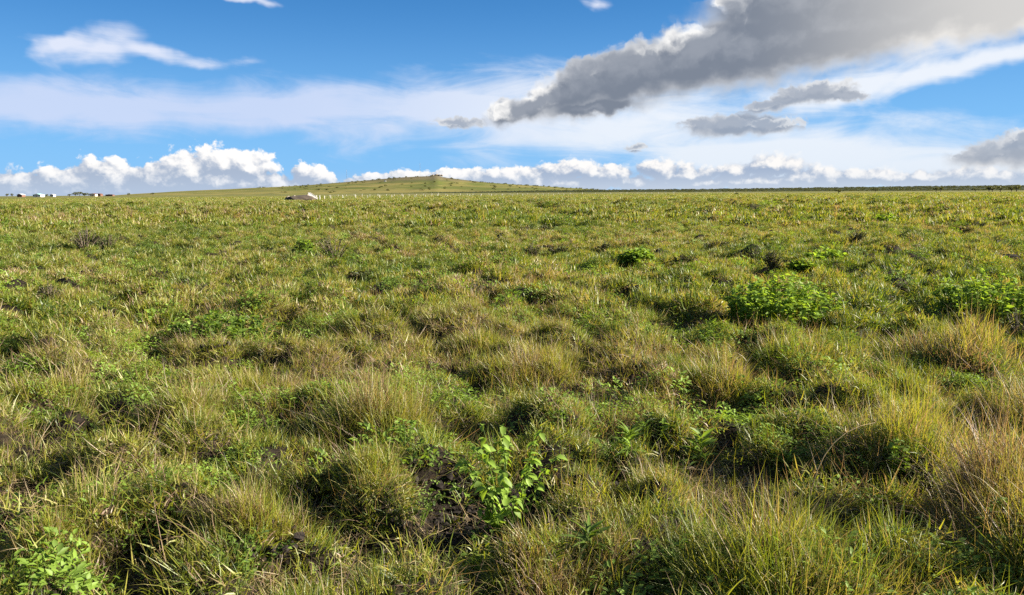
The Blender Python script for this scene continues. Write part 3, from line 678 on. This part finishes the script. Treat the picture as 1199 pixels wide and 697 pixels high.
for k, (lab, px, py, hp, wp, ns, nl, lf, shd) in enumerate(SHRUBS):
    leafy_plant('leafy_shrub', lab, 'shrub', px, py, hp * .9, wp * 1.15, int(ns * 2.4), nl, lf, 40 + k, shade=shd + .25, group='bright leafy shrubs in the field', lance=.7, upright=.35, basek=.85)
DARK = [('dark bare twiggy bush, left one of a pair at the far left', 100, 294, 26, 30), ('dark bare twiggy bush, right one of the pair at the far left', 126, 295, 18, 28),
        ('broad dark green bush left of centre, behind the upright pale herb', 392, 306, 32, 46), ('purplish brown bush in the middle of the field', 622, 303, 20, 26),
        ('low brown bush right behind the purplish brown one', 655, 300, 14, 30), ('dark ball-shaped bush left of the yellow-green bush', 906, 318, 24, 30),
        ('flat dark bush added in place of a shadow at the mid right, farther than the ball-shaped one', 838, 294, 14, 34), ('dark bush below a lit crest right of centre', 1004, 286, 14, 24),  # the flat bush is added to make a patch of shadow
        ('dark bush at the left edge, nearest of the dark bushes on that side', 58, 354, 20, 26), ('wide dark low bush left of centre among lit tussocks', 226, 348, 20, 52),
        ('brown twiggy bush just left of the middle', 566, 352, 28, 44), ('dark bush in the middle distance, left of the small bright round bush', 710, 296, 12, 22),
        ('low dark bush added in place of a dark hole left of the middle, before the brown twiggy one', 424, 330, 14, 36), ('dark bush cut by the right edge below the bright shrub', 1192, 402, 36, 34),  # the low bush is added to make a dark hole between tufts
        ('small dark bush right of centre behind the yellow-green tussock', 800, 312, 14, 24), ('dark bush straight behind the small bright round bush', 832, 262, 8, 22),
        ('grey-green thorny bush above the middle of the field', 640, 272, 9, 22), ('dark thorny bush far out at the right', 1142, 268, 8, 26)]
for k, (lab, px, py, hp, wp) in enumerate(DARK):
    leafy_plant('dark_bush', lab, 'bush', px, py, hp, wp, 30, 12, .05 if py > 330 else .09, 70 + k, mat='scrub', shade=.4, group='dark low bushes in the grass', lance=.4, upright=.6)

# ------------------------------------------------------------------ straws and a stone
def straw(lab, pts, rad, rnd=.9):
    p = np.array(pts); root = thing('dry_straw', lab, 'straw', tuple(p[0]))
    g = Geo(); q = p - p[0]; t = np.linspace(0, 1, 8)[:, None]; c = (1 - t) ** 2 * q[0] + 2 * t * (1 - t) * q[1] + t * t * q[2]
    tube(g, c, np.linspace(rad, rad * .5, 8), 5, rnd); obj('stalk', g.mesh('straw', [M['dry']]), root)
    g = Geo(); r = np.random.default_rng(3); d = c[-1] - c[-2]; d /= np.linalg.norm(d)
    blades(g, np.repeat(c[-3:], 4, 0), np.full(12, rad * 12), np.full(12, rad * 1.6), r.uniform(0, 6.28, 12), r.uniform(.2, .8, 12), np.zeros(12), np.full(12, .7), r)
    obj('seed_head', g.mesh('seed_head', [M['dry']]), root)
def near_pt(px, py, up): x, y = ground_at(px, py, up); return (x, y, up)
straw('long pale straw lying slantwise left of the big tussock with the dead stalk', [near_pt(328, 478, .16), near_pt(350, 484, .19), near_pt(376, 495, .17)], .0045, 1.0)
a_ = ground_hit(946, 600); straw('arched dry straw bending over the hollow above the glowing tussock', [(a_[0], a_[1], float(height(*a_))), (a_[0] + .02, a_[1], float(height(*a_)) + .4), (a_[0] + .34, a_[1] + .1, float(height(*a_)) + .4)], .0028)
a_ = ground_hit(742, 432); straw('thin upright reddish straw right of the straw-tinted tussock', [(a_[0], a_[1], float(height(*a_))), (a_[0] + .01, a_[1], float(height(*a_)) + .2), (a_[0] + .03, a_[1], float(height(*a_)) + .42)], .004, .4)
def lump(seed, rx, ry, rz, n=3, rough=.18):
    import bmesh
    bm = bmesh.new(); bmesh.ops.create_icosphere(bm, subdivisions=n, radius=1.0); me = bpy.data.meshes.new('lump'); bm.to_mesh(me); bm.free()
    c = np.empty(len(me.vertices) * 3, np.float32); me.vertices.foreach_get('co', c); c = c.reshape(-1, 3).astype(float)
    c *= (1 + rough * 2 * (fbm(c[:, 0] * 2 + c[:, 2] * 1.3 + 9, c[:, 1] * 2 - c[:, 2] + 5, seed, 4) - .5))[:, None] * np.array([rx, ry, rz])
    me.vertices.foreach_set('co', c.astype(np.float32).ravel()); me.polygons.foreach_set('use_smooth', np.ones(len(me.polygons), bool)); return me
gx, gy = ground_hit(491, 652); me = lump(4, .022, .017, .015, 3, .35); me.materials.append(M['pebble'])
tag(obj('stone', me, None, (gx, gy, float(height(gx, gy)) + .012)), 'small rounded orange-tan stone on bare soil beside the fresh green tussock', 'stone')

# ------------------------------------------------------------------ fences of pale posts
def fence(lab, pts, ph, w):
    root = thing('post_and_wire_fence', lab, 'fence', (*pts[0][:2], pts[0][2]))
    o3 = np.array(pts[0]); me = None; r = np.random.default_rng(int(abs(pts[0][0]) * 10))
    import bmesh
    bm = bmesh.new(); bmesh.ops.create_cube(bm, size=1.0); bmesh.ops.scale(bm, vec=(w, w, ph), verts=bm.verts); bmesh.ops.translate(bm, vec=(0, 0, ph / 2 - .1), verts=bm.verts)
    bmesh.ops.bevel(bm, geom=list(bm.edges), offset=w * .12, segments=1, affect='EDGES'); me = bpy.data.meshes.new('post'); bm.to_mesh(me); bm.free(); me.materials.append(M['post_paint'])
    for p in pts:
        q = obj('post', me, root, tuple(np.array(p) - o3)); q.rotation_euler = (r.normal(0, .03), r.normal(0, .03), r.uniform(0, 1.5)); q.scale = (1, 1, r.uniform(.85, 1.12))
    for k in range(3):
        g = Geo(); z = ph * (.3 + .27 * k); tube(g, [np.array(p) - o3 + np.array([0, 0, z]) for p in pts], .004, 4); obj('wire', g.mesh('wire', [M['steel']]), root)
def along(pxs, y0, y1, d0, d1):
    out = []
    for k, px in enumerate(pxs):
        t = (px - pxs[0]) / (pxs[-1] - pxs[0]); x, y, z = at_range(px, y0 + (y1 - y0) * t, 1 / ((1 - t) / d0 + t / d1)); out.append((x, y, float(height(x, y))))
    return out
fence('nearer fence of stout white posts running right from the earth mound', along([380, 387.5, 401.6, 416.5, 430.6, 444.7, 458.7, 472, 485.6, 498, 512.5, 524, 537, 550, 563, 575.6, 588, 600, 612, 625, 636, 648, 660], 232.5, 229, 215, 330), 1.25, .13)
fence('farther fence of small white posts along the foot of the hill', along([386, 396, 405.6, 415.6, 424, 433, 442.5, 452.5, 461.5, 470.6, 479, 487.5, 496, 505.6, 513, 522, 530.6, 539, 547, 553.7, 563.7, 572.5, 580.6, 588.7, 597, 606, 618, 630, 642, 654, 668, 682, 697, 715, 727, 734, 746, 756, 763, 771, 779, 789, 805, 816, 830, 844, 860, 879, 890], 228, 226, 330, 520), 1.3, .13)
for lab, px, py in (('squat white gatepost nearest the white wall', 370.5, 235), ('slimmer white gatepost between the squat one and the nearer fence', 374.3, 235)):
    x, y, z = at_range(px, py, 186)
    me = bpy.data.meshes['post']; o = obj('gatepost', me, None, (x, y, float(height(x, y)))); o.scale = (1.9, 1.9, 1.1 if 'squat' in lab else .9); tag(o, lab, 'post', 'white gateposts by the earth mound')

# ------------------------------------------------------------------ earth mound and white wall
x, y, z = at_range(351, 235, 176); me = lump(8, 3.4, 2.4, 1.05, 4, .35); me.materials.append(M['earth'])
root = thing('earth_mound', 'brown heap of earth and stones lying before the white wall, left of the fences', 'earth mound', (x, y, float(broad(x, y)) + .35))
obj('heap', me, root)
r_ = np.random.default_rng(2)
for k in range(9):
    me = lump(20 + k, .28, .24, .2, 2, .3); me.materials.append(M['rock']); a = r_.uniform(0, 6.28); d = r_.uniform(.5, .95)
    obj('rock', me, root, (math.cos(a) * 3.6 * d, math.sin(a) * 2.2 * d, 1.1 * math.sqrt(max(0, 1 - d * d)) + .05), r_.uniform(0, 3), r_.uniform(.7, 1.6))
def prism(name, prof, depth, mat):      # outline in x-z pushed through y, edges softened
    import bmesh
    bm = bmesh.new(); vs = [bm.verts.new((px_, -depth / 2, pz_)) for px_, pz_ in prof]; f = bm.faces.new(vs)
    e = bmesh.ops.extrude_face_region(bm, geom=[f]); bmesh.ops.translate(bm, vec=(0, depth, 0), verts=[q for q in e['geom'] if isinstance(q, bmesh.types.BMVert)])
    bmesh.ops.recalc_face_normals(bm, faces=bm.faces); bmesh.ops.bevel(bm, geom=list(bm.edges), offset=.015, segments=1, affect='EDGES')
    me = bpy.data.meshes.new(name); bm.to_mesh(me); bm.free(); me.materials.append(mat); return me
x, y, z = at_range(366.5, 234, 180); z = float(height(x, y))
root = thing('masonry_wall', 'short white wall with a sloping top standing behind the earth mound', 'wall', (x, y, z), None, .3)
obj('wall_face', prism('wall_face', [(-1.0, -.2), (1.0, -.2), (1.0, .7), (.3, 1.15), (-.55, 1.75), (-1.0, 1.75)], .3, M['white_paint']), root)
obj('coping', prism('coping', [(-1.06, 1.753), (-.53, 1.753), (.32, 1.153), (1.05, .703), (1.05, .77), (.34, 1.22), (-.5, 1.83), (-1.06, 1.83)], .38, M['white_paint']), root)

# ------------------------------------------------------------------ hill, ridgeline and what stands on them
SKY_LINE = [(-160, 236), (40, 232.5), (90, 231), (140, 229), (170, 226.8), (200, 224.5), (240, 222.5), (300, 220), (330, 218.8), (360, 217), (400, 213.8), (440, 210.5), (465, 208.2), (490, 206.8), (502, 206.4), (511, 205.2),
            (519, 207.8), (545, 211), (570, 213.8), (600, 216), (650, 219), (700, 222), (760, 224.5), (850, 227)]
def terrain_patch(name, line, r0, rc, r1, mat, rough, foot, n_az=260, n_r=70):
    pa = np.array([uv(px, py) for px, py in line]); a = np.linspace(pa[0, 0], pa[-1, 0], n_az); el = np.interp(a, pa[:, 0], pa[:, 1])
    zc = CAM_H + rc * np.tan(np.radians(el)); rr = np.concatenate([np.linspace(r0, rc, n_r), np.linspace(rc, r1, n_r // 2)[1:]])
    A_, R_ = np.meshgrid(np.radians(a), rr, indexing='ij'); X_, Y_ = R_ * np.sin(A_), R_ * np.cos(A_)
    t = np.where(R_ < rc, (R_ - r0) / (rc - r0), 1 - (R_ - rc) / (r1 - rc)); f = t * t * (2.2 - 1.2 * t)
    Z = foot + (zc[:, None] - foot) * f + (fbm(X_ / rough[0], Y_ / rough[0], 61, 4) - .5) * rough[1] * ss(t, 0, .3) * (1 - .7 * ss(t, .85, 1))
    V = np.stack([X_, Y_, Z], -1).reshape(-1, 3); nA, nR = len(a), len(rr); I_, J_ = np.meshgrid(np.arange(nA - 1), np.arange(nR - 1), indexing='ij')
    q = np.stack([I_ * nR + J_, I_ * nR + J_ + 1, (I_ + 1) * nR + J_ + 1, (I_ + 1) * nR + J_], -1).reshape(-1, 4)
    o = tag(obj(name, mesh_from(name, V, [q[:, ::-1]], None, [mat], True)), {'hill': 'broad low grassy hill rising left of centre on the horizon', 'shaded_ridge': 'long low ridgeline along the right horizon, coloured dark for cloud shadow on the plain'}[name], name, kind='structure')
    def z_at(az_deg, rng_):
        t_ = np.clip((rng_ - r0) / (rc - r0), 0, 1); return foot + (CAM_H + rc * math.tan(R(float(np.interp(az_deg, pa[:, 0], pa[:, 1])))) - foot) * t_ * t_ * (2.2 - 1.2 * t_)
    return z_at
m = material('hill_grass')
tc = S.nt.nodes.new('ShaderNodeNewGeometry'); P = S(tc.outputs['Position']); X_, Y_, Z_ = sep(P)
n1 = noise3(vec(X_ * .004, Y_ * .004, Z_ * .08), 1.0, 5); n2 = noise3(vec(X_ * .02, Y_ * .02, Z_ * .12), 1.0, 6, .65)
c_ = mixc(sstep(n1, .38, .62), (0.075, 0.088, 0.020), (0.150, 0.130, 0.042)); c_ = mixc(sstep(n2, .50, .66, 0, .8), c_, (0.055, 0.062, 0.022))
c_ = mixc(sstep(Z_ + n2 * 16.0, 34.0, 56.0, 0, .8), c_, (0.085, 0.07, 0.045))
b = S.nt.nodes.new('ShaderNodeBsdfPrincipled'); b.inputs['Roughness'].default_value = 1.0; b.inputs['Specular IOR Level'].default_value = 0.05; S.put(b.inputs['Base Color'], c_); out_shader(b.outputs[0])
hill_z = terrain_patch('hill', SKY_LINE, 1250, 2600, 4200, m, (220, 7.0), -1.0)
SHADED_RIDGE = [(420, 227), (520, 225.2), (620, 223.6), (700, 222.6), (800, 222), (900, 220.8), (1000, 219.4), (1100, 218.2), (1199, 217.2), (1400, 215), (1700, 213)]
m = material('ridge_cloud_shade')
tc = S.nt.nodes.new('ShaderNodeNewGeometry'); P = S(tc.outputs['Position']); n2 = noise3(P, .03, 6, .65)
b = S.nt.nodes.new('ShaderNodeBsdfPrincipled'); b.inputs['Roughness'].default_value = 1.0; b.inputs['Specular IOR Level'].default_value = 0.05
S.put(b.inputs['Base Color'], mixc(sstep(n2, .35, .65), (0.016, 0.024, 0.013), (0.034, 0.042, 0.020))); out_shader(b.outputs[0])  # dark base colour paints in the cloud shadow lying on the plain
ridge_z = terrain_patch('shaded_ridge', SHADED_RIDGE, 900, 1240, 2600, m, (60, .6), -.5, 200, 40)

def bush_mesh(seed, n, mat, rx=1.0, rz=.8, flat=0.0, size=.32):
    r = np.random.default_rng(seed); lob = r.normal(0, .45, (6, 3)) * np.array([rx, rx, rz * .6])
    c = lob[r.integers(0, 6, n)]; d = r.normal(0, 1, (n, 3)); d /= np.linalg.norm(d, axis=1, keepdims=True)
    p = c + d * np.cbrt(r.uniform(.15, 1, n))[:, None] * np.array([.55 * rx, .55 * rx, .45 * rz]); p[:, 2] += rz * .62
    p[:, 2] = np.abs(p[:, 2]); g = Geo()
    leaves(g, p, r.normal(0, 1, (n, 3)) + np.array([0, 0, .4]), r.uniform(.6, 1.2, n) * size, r.uniform(.5, 1, n) * size, r.uniform(0, 1, n), r, .2, .3)
    return g.mesh('crown', [M[mat]])
bm_ = [bush_mesh(300 + k, 150, 'scrub') for k in range(4)]
tall_ = [bush_mesh(310 + k, 220, 'scrub', 1.1, .7, size=.3) for k in range(3)]
def trunk_mesh(seed, h):
    g = Geo(); r = np.random.default_rng(seed); tube(g, [(0, 0, -.1), (.03, .02, h * .5), (0, .05, h)], [.13, .1, .07], 6)
    for k in range(4):
        a = r.uniform(0, 6.28); tube(g, [(0, .03, h * .6), (math.cos(a) * .4, math.sin(a) * .4, h * 1.15), (math.cos(a) * .8, math.sin(a) * .8, h * 1.45)], [.06, .045, .02], 5)
    return g.mesh('trunk', [M['bark']])
trunks = [trunk_mesh(k, .8) for k in range(3)]
def tree(lab, px, dist, h, k, group, z=None, wide=1.0, cat='tree', name='acacia_tree'):
    x, y, _ = at_range(px, 226, dist); z = float(height(x, y)) if z is None else z
    root = thing(name, lab, cat, (x, y, z), group, k * 1.3); s = h / 2.0
    t = obj('trunk', trunks[k % 3], root, scale=s); c = obj('crown', tall_[k % 3], root, (0, 0, .75 * s)); c.scale = (s * wide, s * wide, s * .9)
RIGHT = [('lone dark bush-like tree on the plain at the right, left of the tree row', 982, 330, 2.4, 1.3), ('small tree on the plain right of centre, standing alone by the far fence', 862, 300, 1.3, 1.4), ('first tree of the row on the right horizon', 1025, 620, 3.4, 1),
         ('close pair tree on the right horizon, left one', 1096, 560, 3.6, 1.1), ('close pair tree on the right horizon, right one', 1101, 565, 3.8, 1), ('low spreading tree right of the close pair', 1142, 520, 2.6, 1.5),
         ('tree of the far right group, leftmost and broadest', 1158, 480, 3.6, 1.2), ('tree of the far right group, touching the broadest one', 1162, 485, 4.0, .9), ('tree of the far right group, in its middle', 1171, 480, 3.8, 1.1),
         ('tree of the far right group with a leaning crown', 1184, 480, 4.0, 1), ('last tree at the right edge of the far right group', 1190, 470, 4.4, .8)]
for k, (lab, px, d, h, w) in enumerate(RIGHT): tree(lab, px, d, h, k, 'trees on the right horizon', wide=w)
LEFT = [('small tree standing alone on the left skyline, nearer the village', 150, 880, 5.0, .8), ('small tree standing alone on the left skyline, farther from the village', 179, 930, 5.0, .9),
        ('slim tree at the left end of the village', 8, 1000, 6.0, .7), ('second slim tree left of the white-roofed house', 14, 1010, 6.5, .6), ('tall dark tree of the village grove, its middle one', 93, 960, 7.5, 1.3),
        ('rounded tree of the village grove, left of its tallest', 88, 955, 6, 1.4), ('broad tree of the village grove, right of its tallest', 99, 960, 6, 1.5), ('low tree at the right end of the village grove', 104, 955, 4.5, 1.4),
        ('low tree at the left end of the village grove', 81, 965, 4.5, 1.2), ('tree between the teal-roofed house and the small pale house', 54, 970, 4.5, 1.0)]
for k, (lab, px, d, h, w) in enumerate(LEFT): tree(lab, px, d, h * .78, k + 1, 'trees by the far village', wide=w)
# bushes dotted over the hill and along its crest
r_ = np.random.default_rng(77); proto = None
for k in range(230):
    px = r_.uniform(300, 700); a = uv(px, 220)[0]; crest = k < 120
    d = r_.uniform(2480, 2600) if crest else r_.uniform(1600, 2500)
    if crest and px < 430 and r_.uniform() < .45: continue
    x, y, _ = at_range(px, 220, d); s = r_.uniform(1.4, 3.4) if crest else r_.uniform(1.5, 4.0)
    o = obj('hillside_bush', bm_[k % 4], None, (x, y, hill_z(a, d) - .3), r_.uniform(0, 6), s); o.scale = (s * 1.4, s * 1.4, s)
    tag(o, 'small dark bush dotted on the far hill' if not crest else 'small dark bush along the crest of the far hill', 'bush', 'bushes dotted over the far hill')
def z_hill_px(px, py, d): a = uv(px, py)[0]; return hill_z(a, d)
x, y, _ = at_range(511, 207, 2560); root = thing('rock_outcrop', 'rocky knob on the very top of the far hill', 'rock', (x, y, z_hill_px(511, 207, 2560) - 1.0))
for k in range(7):
    me = lump(40 + k, 5, 4, 2.6, 3, .4); me.materials.append(M['rock']); obj('boulder', me, root, (-16 + k * 5.5, r_.uniform(-4, 4), .4 if k in (0, 6) else 1.2 + (k == 3) * 1.6), r_.uniform(0, 3), r_.uniform(.7, 1.0))
def mast(lab, px, d, h):
    x, y, _ = at_range(px, 207, d); root = thing('radio_mast', lab, 'mast', (x, y, z_hill_px(px, 207, d) - .5), 'masts on the hill'); w = .55
    for k in range(3):
        a = k * 2.094; g = Geo(); tube(g, [(math.cos(a) * w, math.sin(a) * w, 0), (math.cos(a) * w * .7, math.sin(a) * w * .7, h)], .09, 5); obj('leg', g.mesh('leg', [M['steel']]), root)
    g = Geo(); n = int(h / 1.6)
    for j in range(n):
        for k in range(3):
            a, b = k * 2.094, (k + 1) * 2.094; z0, z1 = j * h / n, (j + 1) * h / n; f0, f1 = w * (1 - .3 * z0 / h), w * (1 - .3 * z1 / h)
            tube(g, [(math.cos(a) * f0, math.sin(a) * f0, z0), (math.cos(b) * f1, math.sin(b) * f1, z1)], .05, 3)
    obj('bracing', g.mesh('bracing', [M['steel']]), root); g = Geo(); tube(g, [(0, 0, h), (0, 0, h * 1.08)], .06, 4); obj('aerial', g.mesh('aerial', [M['steel']]), root)
mast('tallest thin radio mast near the top of the far hill', 492, 2560, 44); mast('thin radio mast on the left slope of the far hill', 406, 2540, 40); mast('short radio mast between the other two masts', 458, 2550, 22)

# dark bushes standing in for cloud shadow on the plain, too many to count
shade_wood = proto_set('ridge_shade_wood', bm_ + tall_)
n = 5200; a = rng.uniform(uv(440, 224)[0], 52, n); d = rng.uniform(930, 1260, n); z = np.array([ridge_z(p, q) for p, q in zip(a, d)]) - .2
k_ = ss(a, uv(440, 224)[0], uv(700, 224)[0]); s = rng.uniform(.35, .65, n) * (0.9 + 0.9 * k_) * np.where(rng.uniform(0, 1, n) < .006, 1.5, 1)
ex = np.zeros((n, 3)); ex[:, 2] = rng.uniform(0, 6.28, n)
grass_object('cloud_shade_wood', shade_wood, [(np.stack([d * np.sin(np.radians(a)), d * np.cos(np.radians(a)), z], 1), ex, np.stack([s * 1.7, s * 1.7, s], 1), rng.integers(0, 7, n).astype(np.int32), np.zeros(n))])

# ------------------------------------------------------------------ the village far off at the left
def box(name, sx, sy, z0, z1, mat, parent, loc=(0, 0, 0)):
    o = obj(name, prism(name, [(-sx / 2, z0), (sx / 2, z0), (sx / 2, z1), (-sx / 2, z1)], sy, mat), parent, loc); return o
def house(lab, px, d, wd, dp, h, wall, roof, rh, wins, rz=0.0):
    x, y, _ = at_range(px, 231, d); root = thing('village_house', lab, 'house', (x, y, float(height(x, y))), 'houses of the far village', rz); root.scale = (.85, .85, .85)
    obj('wall', prism('wall', [(-wd / 2, -.3), (wd / 2, -.3), (wd / 2, h), (0, h + rh * .98), (-wd / 2, h)], dp, M[wall]), root)
    for sgn in (-1, 1):
        e = wd / 2 + .4; obj('roof', prism('roof', [(0, h + rh + .02), (sgn * e, h - rh * .8 / wd + .02), (sgn * e, h + .16), (0, h + rh + .2)], dp + .8, M[roof]), root)
    for k in range(wins):
        xx = -wd / 2 + wd * (k + .5) / wins
        if k == wins // 2: box('door', 1.0, .08, 0, 2.1, M['brown_roof'], root, (xx, -dp / 2 - .043, 0))
        else: box('window', 1.1, .08, 1.1, 2.2, M['window_glass'], root, (xx, -dp / 2 - .043, 0))
house('white-roofed house at the left end of the far village', 25, 960, 6, 7, 2.6, 'brown_roof', 'white_roof', 1.3, 3)
house('largest house of the far village, white walls under a pale teal roof', 45.5, 950, 9.5, 8, 2.5, 'white_paint', 'teal_roof', 1.3, 5)
house('smallest pale house right of the teal-roofed one', 62, 1000, 4.5, 5, 2.4, 'white_paint', 'white_roof', .9, 3)
house('cream house right of the village grove', 110, 940, 6.5, 6, 2.6, 'cream_wall', 'brown_roof', .9, 3)
house('low brown house right of the cream one', 117, 945, 5, 6, 2.3, 'brown_roof', 'brown_roof', .9, 3)
house('long low brown shed at the right end of the village', 129, 930, 9, 5, 1.6, 'brown_roof', 'brown_roof', .6, 4)
x, y, _ = at_range(451, 214, 2250); root = thing('hill_hut', 'lone tiny white hut on the left slope of the far hill', 'hut', (x, y, z_hill_px(451, 214, 2250)))
box('wall', 5, 4, -1.5, 2.6, M['white_paint'], root); obj('roof', prism('roof', [(-2.9, 2.603), (2.9, 2.603), (2.9, 2.75), (0, 3.6), (-2.9, 2.75)], 4.6, M['white_roof']), root)

sc.cycles.use_denoising = False
